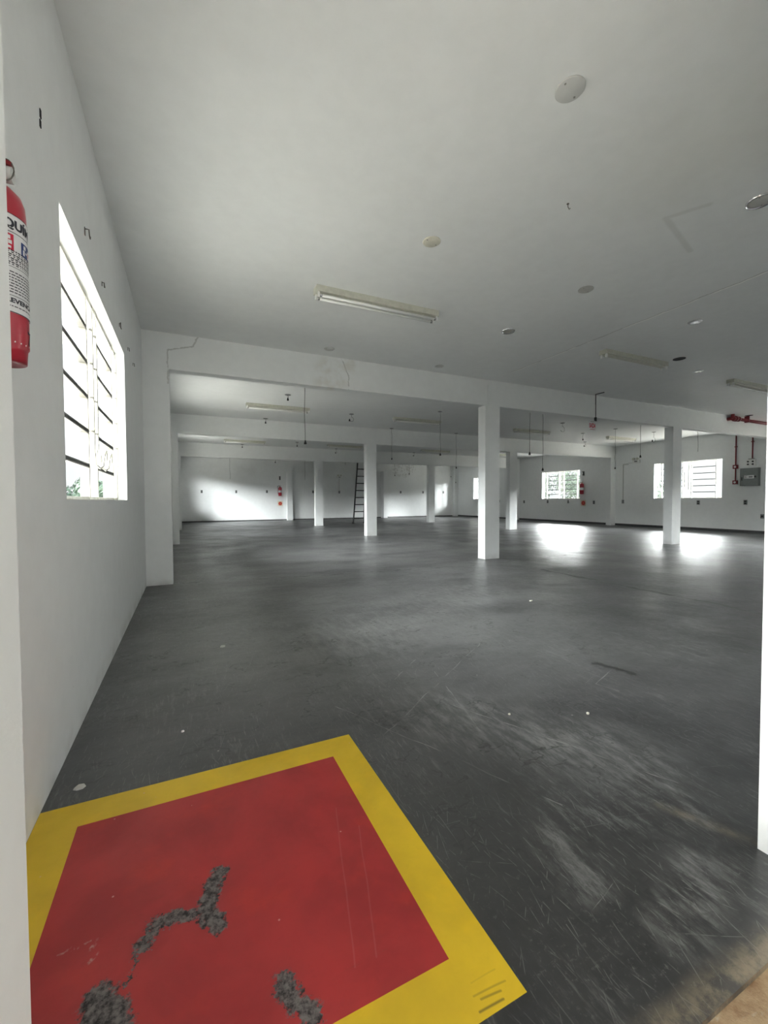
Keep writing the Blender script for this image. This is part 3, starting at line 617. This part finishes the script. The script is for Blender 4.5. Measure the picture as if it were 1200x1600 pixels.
P_ = [(1.69, 7.68, ZC, 2.80, 'short socket on the ceiling between first beam and cream batten', True, 0, True),
 (1.70, 10.12, ZC, 2.79, 'short socket on the ceiling in front of the second beam near the left wall', True, 0, True),
 (3.35, 8.82, ZC, 2.74, 'curled cord with round plate hanging between two battens in the second bay', True, .05, True),
 (8.58, 7.70, ZC, 2.70, 'curled loose cord under a pale plate behind the exit sign', True, .07, False),
 (10.47, 8.66, ZC, 2.70, 'short bent cord with plate below and left of the exit sign', True, 0, True),
 (12.13, 9.95, ZC, 2.72, 'looped cord with plate in front of the second beam, nearest the right wall', True, .04, True),
 (5.00, 10.15, ZC, 2.07, 'long cord with socket just left of the nearest column, over the second beam', True, 0, True),
 (5.01, 7.78, ZC, 1.95, 'long cord with socket hanging past the dark batten left of the nearest column', True, 0, True),
 (7.08, 10.15, ZC, 1.89, 'longest cord with socket close left of the nearest column', True, 0, True),
 (10.63, 7.75, ZC, 1.81, 'long cord with socket right of the second beam end, beside the wall lamp', True, 0, True),
 (12.16, 7.67, ZC, 2.56, 'curled cord left of the column before the large window', True, .07, True),
 (1.46, 5.60, ZC, 1.75, 'long cord with socket hanging behind the first beam near the left', False, 0, True),
 (8.45, 5.60, ZC, 1.84, 'long cord with socket behind the first beam, left of the barred-window column', False, 0, True),
 (10.45, 5.60, ZC, 2.02, 'bare wire hanging behind the first beam above the large right-hand window', False, 0, False),
 (5.76, 5.60, ZC, 1.50, 'thin cord hanging in front of the smaller right-wall window', False, 0, True),
 (5.45, 5.60, ZC, 1.77, 'cord with socket hanging just right of the nearest column', False, 0, True),
 (3.33, 13.83, ZC, 2.76, 'tiny socket on the ceiling between battens behind the second beam', True, 0, True),
 (1.75, 15.1, ZC, 2.79, 'tiny socket on the ceiling before the third beam near the left wall', True, 0, True),
 (5.08, 15.0, ZC, 2.66, 'small looped cord before the third beam, left of the ladder', True, .03, True),
 (8.40, 15.0, ZC, 2.72, 'small looped cord before the third beam, right of the ladder', True, .03, True),
 (1.37, 15.45, ZC, 1.70, 'wire hanging before the far wall at the left', False, 0, False),
 (4.00, 15.45, ZC, 1.70, 'thin wire hanging before the far wall beside the rounded pilaster', False, 0, False),
 (7.75, 15.45, ZC, 1.97, 'left one of two cords hanging before the peeling patch of the far wall', False, 0, True),
 (8.42, 15.45, ZC, 2.04, 'right one of two cords hanging before the peeling patch of the far wall', False, 0, True),
 (10.75, 15.45, ZC, 1.72, 'thin cord hanging before the far right corner', False, 0, True),
 (10.50, 15.45, ZC, 1.97, 'shorter thin cord hanging before the far right corner', False, 0, True),
 (2.92, 15.45, ZC, 2.34, 'short socket peeping below the third beam above the extinguisher', False, 0, True),
 (5.60, 15.45, ZC, 2.33, 'short cord end below the third beam, left of the ladder top', False, 0, False)]
for q in P_: pendant(q[0], q[1], q[2], q[3], q[4], q[5], q[6], q[7])

# ------------------------------------------------------------------ text helper
def text_mesh(s, size, bold=0.0, sx=1.0, spacing=1.0):
    cu = bpy.data.curves.new('lettering', 'FONT'); cu.body = s; cu.size = size; cu.offset = bold; cu.align_x = 'CENTER'; cu.align_y = 'CENTER'; cu.space_character = spacing
    cu.extrude = 0.0
    ob = bpy.data.objects.new('lettering', cu); C.objects.link(ob)
    bpy.context.view_layer.update()
    me = bpy.data.meshes.new_from_object(ob.evaluated_get(bpy.context.evaluated_depsgraph_get()))
    bpy.data.objects.remove(ob); bpy.data.curves.remove(cu)
    for v in me.vertices: v.co.x *= sx
    return me
def link_mesh(name, me, mat, parent):
    me.materials.clear(); me.materials.append(M[mat]); o = bpy.data.objects.new(name, me); C.objects.link(o); o.parent = parent; return o

# exit sign
s = empty('exit_sign', (6.68, 5.33, 2.30), 'white hanging sign with the red word SAIDA below the first beam', 'exit sign')
MB().box((-.088, -.003, -.085), (.088, .003, .085)).build('sign_board', 'label_white', s)
me = text_mesh('SAIDA', 0.105, 0.004, 0.54)
for v in me.vertices: v.co = Vector((v.co.x, -.0045, v.co.y*1.05 - .008))
link_mesh('sign_lettering', me, 'sign_red', s)
MB().box((-.062, -.0045, -.074), (.062, -.003, -.067)).build('sign_stripe', 'sign_red', s); MB().box((-.05, -.0045, .062), (.05, -.003, .068)).build('sign_stripe', 'outlet', s)
MB().tube([(.085, 0, .38), (.085, 0, .573)], .009).tube([(.09, 0, .10), (.088, 0, .38)], .008).tube([(.085, 0, .565), (.10, -.16, .567)], .009).build('sign_hanger', 'cable', s)
MB().box((.065, -.012, .08), (.105, .012, .15)).build('sign_clip', 'black', s)

# red fire pipe along the first beam
p = empty('fire_pipe', (11.34, 5.32, 2.78), 'red fire pipe with flange under the ceiling before the right end of the first beam', 'pipe')
MB().cyl((.1, 0, 0), (XR-11.34, 0, -.02), .036, seg=20).build('pipe_run', 'pipe_red', p)
MB().cyl((-.02, 0, .0), (.06, 0, .0), .062, seg=24).cyl((.10, 0, 0), (.16, 0, 0), .058, seg=24).cyl((.0, 0, 0), (.12, 0, 0), .045, seg=20).build('pipe_flange', 'pipe_red', p)
MB().cyl((-.10, 0, 0), (.02, 0, 0), .044, seg=20).cyl((-.09, 0, -.0), (-.09, 0, .094), .036, seg=20).cyl((-.09, .0, 0), (-.09, .1, 0), .036, seg=20).build('pipe_elbow', 'ext_dark_red', p)
for xa in (.5, 1.8): MB().box((xa, -.045, -.050), (xa+.03, .045, .094)).build('pipe_clamp', 'pipe_red', p)

# ------------------------------------------------------------------ extinguishers
def smooth(pts, n=5):                                  # rounded path through the points
    P = [Vector(p) for p in pts]; P = [P[0]]+P+[P[-1]]; out = []
    for a, b, c, d in zip(P[:-3], P[1:-2], P[2:-1], P[3:]):
        for k in range(n):
            t = k/n; out.append(0.5*((2*b)+(c-a)*t+(2*a-5*b+4*c-d)*t*t+(3*b-a-3*c+d)*t**3))
    return out+[P[-1]]
def extinguisher(loc, rz, r, body_h, label, detail=False):
    e = empty('fire_extinguisher', loc, label, 'fire extinguisher', rz=rz)   # local: body axis z, wall at -x
    H = body_h
    MB().lathe([(0, .008), (r*.90, .0), (r*.94, .03), (r, .035), (r, H-.055), (r*.97, H-.035), (r*.86, H-.018), (r*.6, H-.004), (r*.34, H+.004), (r*.30, H+.02), (0, H+.02)], seg=48).build('cylinder_body', 'ext_red', e)
    MB().cyl((0, 0, H+.018), (0, 0, H+.045), .016, seg=20).box((-.014, -.016, H+.04), (.014, .03, H+.062)).build('valve', 'brass', e)
    MB().box((-.03, -.010, H+.056), (.032, .010, H+.064), rot=Matrix.Rotation(.32, 3, 'Y')).box((-.012, -.010, H+.055), (.004, .010, H+.062)).bevel(.002, 1).build('squeeze_lever', 'ext_dark_red', e)
    g = MB().cyl((.012, .006, H+.034), (.030, .006, H+.034), .017, seg=24).build('pressure_gauge', 'gauge', e)
    MB().tube([(.02+.016*math.cos(a), -.01+.004*math.sin(a), H+.035+.026*math.sin(a)) for a in [k*PI/8 for k in range(17)]], .0015, 6).build('pin_ring', 'wire', e)
    MB().tube(smooth([(0, -.02, H+.05), (0, -.07, H+.06), (0, -.12, H+.02), (0, -.11, H-.05), (0, -r-.02, H-.08), (0, -r-.012, H*.45), (0, -r-.012, H*.2)]), .009, 8).build('hose', 'rubber', e)
    MB().box((-r-.012, -.02, H*.62), (-r+.004, .02, H*.9)).build('wall_bracket', 'ext_dark_red', e)
    if not detail:
        MB().lathe([(r+.0008, H*.38), (r+.0008, H*.62)], seg=48).build('label_band', 'label_white', e)
        return e
    z0, z1 = .100, .312
    RB = r+.0008
    b = MB()                                             # white vinyl label wrapped around
    N = 48
    va = [[b.v((RB*math.cos(a), RB*math.sin(a), z)) for z in (z0, z1)] for a in [math.radians(-150+300*k/N) for k in range(N+1)]]
    for k in range(N): b.bm.faces.new((va[k][0], va[k+1][0], va[k+1][1], va[k][1]))
    lb = b.build('label_sheet', 'label_white', e)
    def wrap(me, cz, a0=math.radians(-24), rr_=RB+.0006):
        for v in me.vertices:
            a = v.co.x/r + a0; v.co = Vector((rr_*math.cos(a), rr_*math.sin(a), cz+v.co.y))
        return me
    def strips(rects, name, mat, rr_=RB+.0005):
        b = MB()
        for (x0, x1, y0, y1) in rects:
            n = max(2, int((x1-x0)/.004))
            for k in range(n):
                a, c = (x0+(x1-x0)*k/n)/r-.42, (x0+(x1-x0)*(k+1)/n)/r-.42
                b.quad([(rr_*math.cos(a), rr_*math.sin(a), y0), (rr_*math.cos(c), rr_*math.sin(c), y0), (rr_*math.cos(c), rr_*math.sin(c), y1), (rr_*math.cos(a), rr_*math.sin(a), y1)])
        return b.build(name, mat, lb)
    lab = e.get('label')
    link_mesh('label_title', wrap(text_mesh('P\u00d3 QU\u00cdMICO', .026, .0011, 1.0), z1-.022), 'ink', lb)
    link_mesh('label_maker', wrap(text_mesh('PREVENCAP', .0135, .0006, 1.15), z0+.026), 'ink', lb)
    rnd = random.Random(3); lines = []
    hw = math.radians(150)*r
    lines += [(-hw, hw, z1-.0015, z1), (-hw, hw, z0, z0+.002), (-hw, hw, z1-.040, z1-.0385), (-hw, hw, z0+.036, z0+.0372), (-hw, hw, z0+.098, z0+.099)]
    for k in range(8):                                   # small print
        z = z0+.043+k*.0062; x = -hw*.85
        while x < hw*.85:
            L = rnd.uniform(.003, .009); lines.append((x, min(x+L, hw*.85), z, z+.0022)); x += L+.0016
    for k in range(4):
        z = z0+.104+k*.0085
        lines.append((-.062, -.052, z-.001, z+.0055)); lines.append((-.048, -.040, z+.001, z+.003))
        x = -.036
        while x < .055:
            L = rnd.uniform(.003, .009); lines.append((x, x+L, z+.0025, z+.005)); lines.append((x+.001, x+L*.8, z-.0015, z+.0008)); x += L+.0016
    x = -.03
    while x < .04:
        L = rnd.uniform(.003, .008); lines.append((x, x+L, z0+.019-.006, z0+.019-.004)); x += L+.0015
    strips(lines, 'label_print', 'ink')
    # icon squares
    strips([(-.050, -.016, z1-.078, z1-.044)], 'red_icon', 'sign_red'); strips([(.0, .030, z1-.080, z1-.050)], 'blue_icon', 'sign_blue')
    strips([(-.044+abs(k-4)*.0011, -.030-abs(k-4)*.0011+.0001, z1-.074+k*.0028, z1-.0712+k*.0028) for k in range(9)] + [(-.028, -.022, z1-.056, z1-.048), (-.026, -.0195, z1-.066, z1-.058), (-.029, -.021, z1-.075, z1-.070),
            (.006, .013, z1-.062, z1-.054), (.004, .0095, z1-.076, z1-.064), (.012, .018, z1-.070, z1-.066), (.019, .026, z1-.077, z1-.060)], 'icon_symbol', 'label_white', RB+.0009)
    strips([(-.0385, -.0355, z1-.066, z1-.056), (-.042, -.032, z1-.0625, z1-.0595), (.021, .024, z1-.073, z1-.064)], 'icon_mark', 'sign_red', RB+.0012)
    # painted numeral 7 on the foot of the body, and scuffs
    me = text_mesh('7', .045, .0008, 0.9)
    link_mesh('painted_number', wrap(me, z0-.045, math.radians(2), r+.0009), 'ink', e)
    b = MB()
    for k in range(4):
        a = math.radians(-45+k*14); b.quad([((r+.001)*math.cos(a+q[0]), (r+.001)*math.sin(a+q[0]), .036+q[1]) for q in ((-.03, 0), (.03, .001), (.02, .004), (-.02, .003))])
    b.build('paint_chip', 'label_white', e)
    return e
extinguisher((-0.370, 1.218, 1.280), 0.0, .051, .384, 'red fire extinguisher with white printed label, close up behind the left door jamb', True)
extinguisher((4.05, YF-.10, 1.17), -PI/2, .078, .42, 'small-looking red fire extinguisher hung on the far wall', False)
extinguisher((XR-.10, 11.70, 1.15), PI, .078, .42, 'red fire extinguisher hung beside the smaller window on the right wall', False)

def wall_disc(loc, rz, label):                          # local: faces +x
    o = empty('extinguisher_sign', loc, label, 'wall sign', rz=rz)
    MB().box((0, -.115, -.115), (.002, .115, .115)).build('sign_sheet', 'sign_yellow', o)
    MB().cyl((.002, 0, 0), (.004, 0, 0), .085, seg=40).build('red_disc', 'sign_red', o)
    MB().lathe([(.025, 0), (.042, 0)], seg=24).build('disc_ring', 'sign_orange', o)
    for ch in [x for x in bpy.data.objects if x.parent == o and x.name.startswith('disc_ring')]: ch.rotation_euler[1] = PI/2; ch.location = (.005, 0, 0)
wall_disc((4.07, YF, .80), -PI/2, 'red disc sign on the far wall under the extinguisher')
wall_disc((XR, 11.70, .80), PI, 'red and orange disc sign on the right wall under the extinguisher')
def small_bracket(loc, rz, label):
    o = empty('wall_bracket', loc, label, 'bracket', rz=rz)
    MB().box((0, -.035, -.09), (.02, .035, .09)).bevel(.004, 1).build('backplate', 'outlet', o)
    MB().box((.02, -.03, .05), (.07, .03, .075)).box((.02, -.03, -.07), (.06, .03, -.045)).box((.02, -.015, -.045), (.035, .015, .05)).build('bracket_arm', 'black', o)
small_bracket((4.06, YF, 2.02), -PI/2, 'dark bracket on the far wall above the extinguisher')
small_bracket((XR, 11.69, 1.97), PI, 'dark bracket on the right wall above the extinguisher')

# ------------------------------------------------------------------ outlets
def outlet(loc, rz, label, group):
    o = empty('wall_outlet', loc, label, 'outlet', group, rz=rz)
    MB().box((0, -.042, -.065), (.012, .042, .065)).bevel(.005, 2).build('outlet_plate', 'outlet', o)
    for zz in (.012, -.048): MB().box((.012, -.022, zz), (.016, .022, zz+.036)).build('outlet_socket', 'dark', o)
FW = [(.61, 1.36, 'grey outlet on the far wall nearest the left corner'), (2.07, 1.36, 'second grey outlet from the left on the far wall'), (3.45, 1.37, 'grey outlet on the far wall just left of the extinguisher'),
      (5.69, 1.37, 'grey outlet on the far wall at the left edge of the far-row column'), (10.59, 1.37, 'outlet on the far wall below the peeling patch'), (12.0, 1.37, 'outlet on the far wall just left of the right far-row column'), (13.35, 1.37, 'outlet on the far wall nearest the right corner')]
for x, z, l in FW: outlet((x, YF, z), -PI/2, l, 'outlets on the far wall')
RWO = [(18.84-2.2, .87, 'outlet on the right wall farthest from the entrance'), (14.92, .84, 'outlet on the right wall left of the smaller window'), (13.51, .85, 'outlet below the left part of the smaller right-wall window'), (12.42, .85, 'outlet below the right part of the smaller right-wall window'),
       (11.22, .83, 'outlet on the right wall just right of the disc sign'), (7.57, .84, 'outlet under the large window on the right wall'), (6.37, .85, 'outlet on the right wall under the grey cabinet')]
for y, z, l in RWO: outlet((XR, y, z), PI, l, 'outlets on the right wall')
o = empty('wall_outlet', (XR, 5.98, .47), 'low outlet with black plug on the right wall at the door jamb', 'outlet', rz=PI)
MB().box((0, -.04, -.06), (.012, .04, .06)).bevel(.005, 2).build('outlet_plate', 'outlet', o); MB().cyl((.012, 0, 0), (.05, 0, 0), .03, .02, seg=16).tube([(.045, 0, 0), (.08, .0, -.02), (.085, 0, -.05)], .006).build('plug', 'black', o)

def emergency_lamp(loc, rz, label, drop, horiz=0):
    o = empty('emergency_light', loc, label, 'emergency light', rz=rz)
    MB().box((0, -.13, -.06), (.05, .13, .06)).bevel(.008, 2).build('lamp_housing', 'white_plastic', o)
    for s in (-1, 1): MB().cyl((.03, s*.07, .09), (.09, s*.07, .085), .035, .045, seg=20).box((.02, s*.07-.01, .05), (.04, s*.07+.01, .08)).build('spot_head', 'white_metal', o)
    MB().box((.05, -.05, -.02), (.053, .05, .02)).build('indicator_window', 'outlet', o)
    if horiz:
        MB().box((0, -.12, -.045), (.012, -.30, -.03)).box((0, -.30, -.045), (.012, horiz, -.095), ).build('cable_duct', 'cap_painted', o)
        MB().box((0, horiz-.012, -drop), (.012, horiz+.012, -.05)).build('cable_drop', 'cap_grey', o)
    else:
        MB().box((0, -.008, -drop), (.010, .008, -.06)).build('cable_drop', 'cap_grey', o)
    MB().box((0, horiz-.04, -drop-.065), (.014, horiz+.04, -drop+.065)).bevel(.004, 1).build('feed_outlet', 'outlet', o)
emergency_lamp((7.06, YF, 2.12), -PI/2, 'small emergency light with cable on the far wall left of the ladder', .76)
emergency_lamp((XR, 9.54, 2.26), PI, 'small emergency light on the right wall left of the large window', 1.40, horiz=-.49)

# alarm cabinet, siren and red conduits on the right wall
c = empty('alarm_cabinet', (XR, 6.25, 1.31), 'grey steel control cabinet on the right wall beside the large window', 'cabinet', rz=PI)
MB().box((0, -.21, 0), (.12, .21, .49)).bevel(.006, 2).build('cabinet_body', 'panel_grey', c)
MB().box((.12, -.195, .015), (.127, .195, .475)).bevel(.003, 1).build('cabinet_door', 'panel_grey', c)
MB().box((.127, -.10, .20), (.133, .12, .29)).build('display_plate', 'label_white', c)
MB().box((.133, .0, .225), (.135, .09, .262)).build('display_screen', 'outlet', c)
for yy, zz in ((-.075, .27), (-.075, .245), (-.075, .22), (-.045, .27), (-.045, .22)): MB().cyl((.133, yy, zz), (.138, yy, zz), .009, seg=12).build('push_button', 'ink', c)
MB().cyl((.127, .15, .25), (.15, .15, .25), .022, seg=16).build('cabinet_knob', 'black', c)
MB().box((.127, -.165, .15), (.145, -.15, .24)).build('cabinet_handle', 'black', c)
c = empty('control_box', (XR, 6.24, 1.86), 'white switch box with four knobs on top of the grey cabinet', 'switch box', rz=PI)
MB().box((0, -.10, 0), (.08, .10, .18)).bevel(.006, 2).build('box_body', 'white_plastic', c)
for yy in (-.055, .055):
    for zz in (.045, .12): MB().cyl((.08, yy, zz), (.095, yy, zz), .022, seg=16).build('box_knob', 'black', c)
MB().box((.0, -.06, .18), (.06, .06, .205)).bevel(.004, 1).build('conduit_entry', 'bar_metal', c)
c = empty('red_conduit', (XR-.025, 6.61, 1.42), 'red vertical conduit with two boxes right of the large window', 'conduit')
MB().cyl((0, 0, .03), (0, 0, ZC-1.42), .016, seg=14).build('conduit_pipe', 'pipe_red', c)
for zz in (0, .44):
    b = MB().box((-.035, -.055, zz-.055), (.024, .055, zz+.055)).bevel(.006, 2).build('conduit_box', 'pipe_red', c)
    MB().cyl((-.036, 0, zz), (-.040, 0, zz), .030, seg=20).build('call_point_face', 'label_white', b)
MB().box((-.02, -.03, 1.0), (.024, .03, 1.02)).build('conduit_clip', 'pipe_red', c)
c = empty('red_conduit', (XR-.025, 6.22, 2.07), 'red vertical conduit running up from the white switch box', 'conduit')
MB().cyl((0, 0, 0), (0, 0, ZC-2.07), .016, seg=14).build('conduit_pipe', 'pipe_red', c)
MB().box((-.02, -.03, .45), (.024, .03, .47)).build('conduit_clip', 'pipe_red', c)

# ------------------------------------------------------------------ ladder leaning on the third beam
l = empty('ladder', (6.36, 15.8, 0), 'dark steel ladder leaning on the third beam, half hidden by a column', 'ladder')
def lp(s, t):                                          # rail point: t height 0..1
    return Vector((s*(.235-.085*t), .20-.38*t+.0, 2.85*t))
for s in (-1, 1):
    a, b_ = lp(s, 0), lp(s, 1); d = (b_-a)
    m = MB(); q = [Vector((-.020, -.03, 0)), Vector((.020, -.03, 0)), Vector((.020, .03, 0)), Vector((-.020, .03, 0))]
    A = [m.v(a+k) for k in q]; B = [m.v(b_+k) for k in q]
    for i in range(4): m.bm.faces.new((A[i], A[(i+1) % 4], B[(i+1) % 4], B[i]))
    m.bm.faces.new(A[::-1]); m.bm.faces.new(B); m.build('ladder_rail', 'ladder', l)
    MB().box((a.x-.028, a.y-.04, 0), (a.x+.028, a.y+.04, .06)).bevel(.008, 2).build('rubber_foot', 'rubber', l)
for k in range(9):
    t_ = (.20+.285*k)/2.85; MB().cyl(lp(-1, t_), lp(1, t_), .019, seg=12).build('rung', 'ladder', l)

# ------------------------------------------------------------------ left wall hooks
HK = [(2.50, 2.28, 'largest bent metal hook on the left wall above the window'), (2.95, 2.235, 'small curved wire hook above the window, next after the largest'), (3.65, 2.26, 'square wire hook on the left wall above the far window end'),
      (4.13, 2.24, 'wire hook left of the pilaster, nearer the window'), (4.50, 2.22, 'wire hook closest to the pilaster')]
for i, (y, z, lab) in enumerate(HK):
    o = empty('wall_hook', (XL, y, z), lab, 'hook', 'wire hooks on the left wall')
    k = 0.6 if i == 0 else 0.4
    MB().box((0, -.012*k, -.03*k), (.003, .012*k, .03*k)).build('hook_plate', 'wire', o)
    MB().tube([(.003, 0, .02*k), (.03*k, 0, .02*k), (.03*k, .02*k, -.02*k), (.03*k, .045*k, -.03*k), (.03*k, .05*k, -.01*k)] if i != 2 else [(.003, .03, .018), (.01, .0, .018), (.01, 0, -.018), (.01, .03, -.018)], .003, 6).build('hook_wire', 'wire', o)
o = MB((XL, 1.81, 2.26)).box((0, -.006, -.028), (.003, .006, -.004)).box((0, -.002, .006), (.003, .010, .034)).build('wall_anchor', 'dark'); tag(o, 'pair of dark anchor slots high on the left wall near the jamb', 'wall anchor')

# ------------------------------------------------------------------ debris
def flake(x, y, s, mat, lab, n=7):
    rnd = random.Random(int(x*1000)); b = MB((x, y, 0.0005)); bot, top = [], []
    for k in range(n):
        a = 2*PI*k/n; r = s*rnd.uniform(.55, 1.1)
        bot.append(b.v((r*math.cos(a), r*math.sin(a)*.8, 0))); top.append(b.v((r*.85*math.cos(a), r*.7*math.sin(a), .004+rnd.uniform(0, .003))))
    for k in range(n): b.bm.faces.new((bot[k], bot[(k+1) % n], top[(k+1) % n], top[k]))
    b.bm.faces.new(bot[::-1]); b.bm.faces.new(top)
    return tag(b.build('paint_flake', mat), lab, 'debris', 'flakes of plaster on the floor')
flake(-.345, 1.70, .020, 'cap_grey', 'grey plaster flake beside the left wall above the yellow border')
flake(-.03, 1.93, .007, 'white_plastic', 'tiny white flake on the dark floor left of the border corner')
flake(.20, 2.95, .030, 'cap_grey', 'flat grey flake on the floor before the left pilaster')
flake(2.95, 3.0, .018, 'cap_cream', 'pale flake on the middle of the open floor')
flake(1.30, 1.45, .008, 'cap_cream', 'small pale flake right of the yellow border corner')
flake(1.62, 1.30, .010, 'cap_cream', 'small pale flake between border and oil stain')

# ------------------------------------------------------------------ trees outside
def tree(x, y, h, r, mat, label, n=1500, seed=1):
    rnd = random.Random(seed)
    t_ = empty('tree', (x, y, -.17), label, 'tree', 'trees outside the windows')
    MB().cyl((0, 0, 0), (.05, .02, h*.6), .12, .06, seg=12).tube([(0, 0, h*.35), (.4, .2, h*.6), (.6, .3, h*.75)], .04).tube([(0, 0, h*.4), (-.3, -.4, h*.65), (-.4, -.6, h*.75)], .035).build('trunk', 'bark', t_)
    b = MB()
    lob = [(Vector((rnd.uniform(-.5, .5)*r, rnd.uniform(-.6, .6)*r, h*rnd.uniform(.35, .85))), r*rnd.uniform(.45, .75)) for _ in range(9)]
    for k in range(n):
        c_, rr_ = rnd.choice(lob); d = Vector((rnd.gauss(0, 1), rnd.gauss(0, 1), rnd.gauss(0, 1))).normalized()
        p_ = c_ + d*rr_*rnd.uniform(.6, 1.0); s = rnd.uniform(.08, .16)
        u = d.orthogonal().normalized(); v = d.cross(u); a = rnd.uniform(0, 6.28); u, v = u*math.cos(a)+v*math.sin(a), v*math.cos(a)-u*math.sin(a); v = (v + d*rnd.uniform(-.5, .5)).normalized()
        b.quad([p_-u*s, p_-v*s*.45, p_+u*s, p_+v*s*.45])
    b.build('foliage', mat, t_, recalc=False)
for i, a in enumerate([(-3.6, 23.5, 2.1, 1.1), (-4.6, 27.0, 2.3, 1.2), (-8.0, 31.0, 2.8, 1.6)]):
    tree(*a, 'leaf', ['bushy green tree seen in the clear bottom pane of the near left window', 'second green tree beyond the near left window', 'farthest green tree beyond the left windows'][i], seed=i+1)
for i, a in enumerate([(27.0, 22.5, 3.6, 2.0), (28.0, 27.5, 3.8, 2.2), (26.0, 17.2, 2.6, 1.5), (30.0, 33.0, 4.0, 2.2)]):
    tree(*a, 'leaf2', ['pale green tree seen through the smaller right-wall window', 'pale green tree left in the smaller right-wall window', 'low green tree seen through the left part of the large right window', 'pale green tree beyond the last right-wall window'][i], seed=i+11)
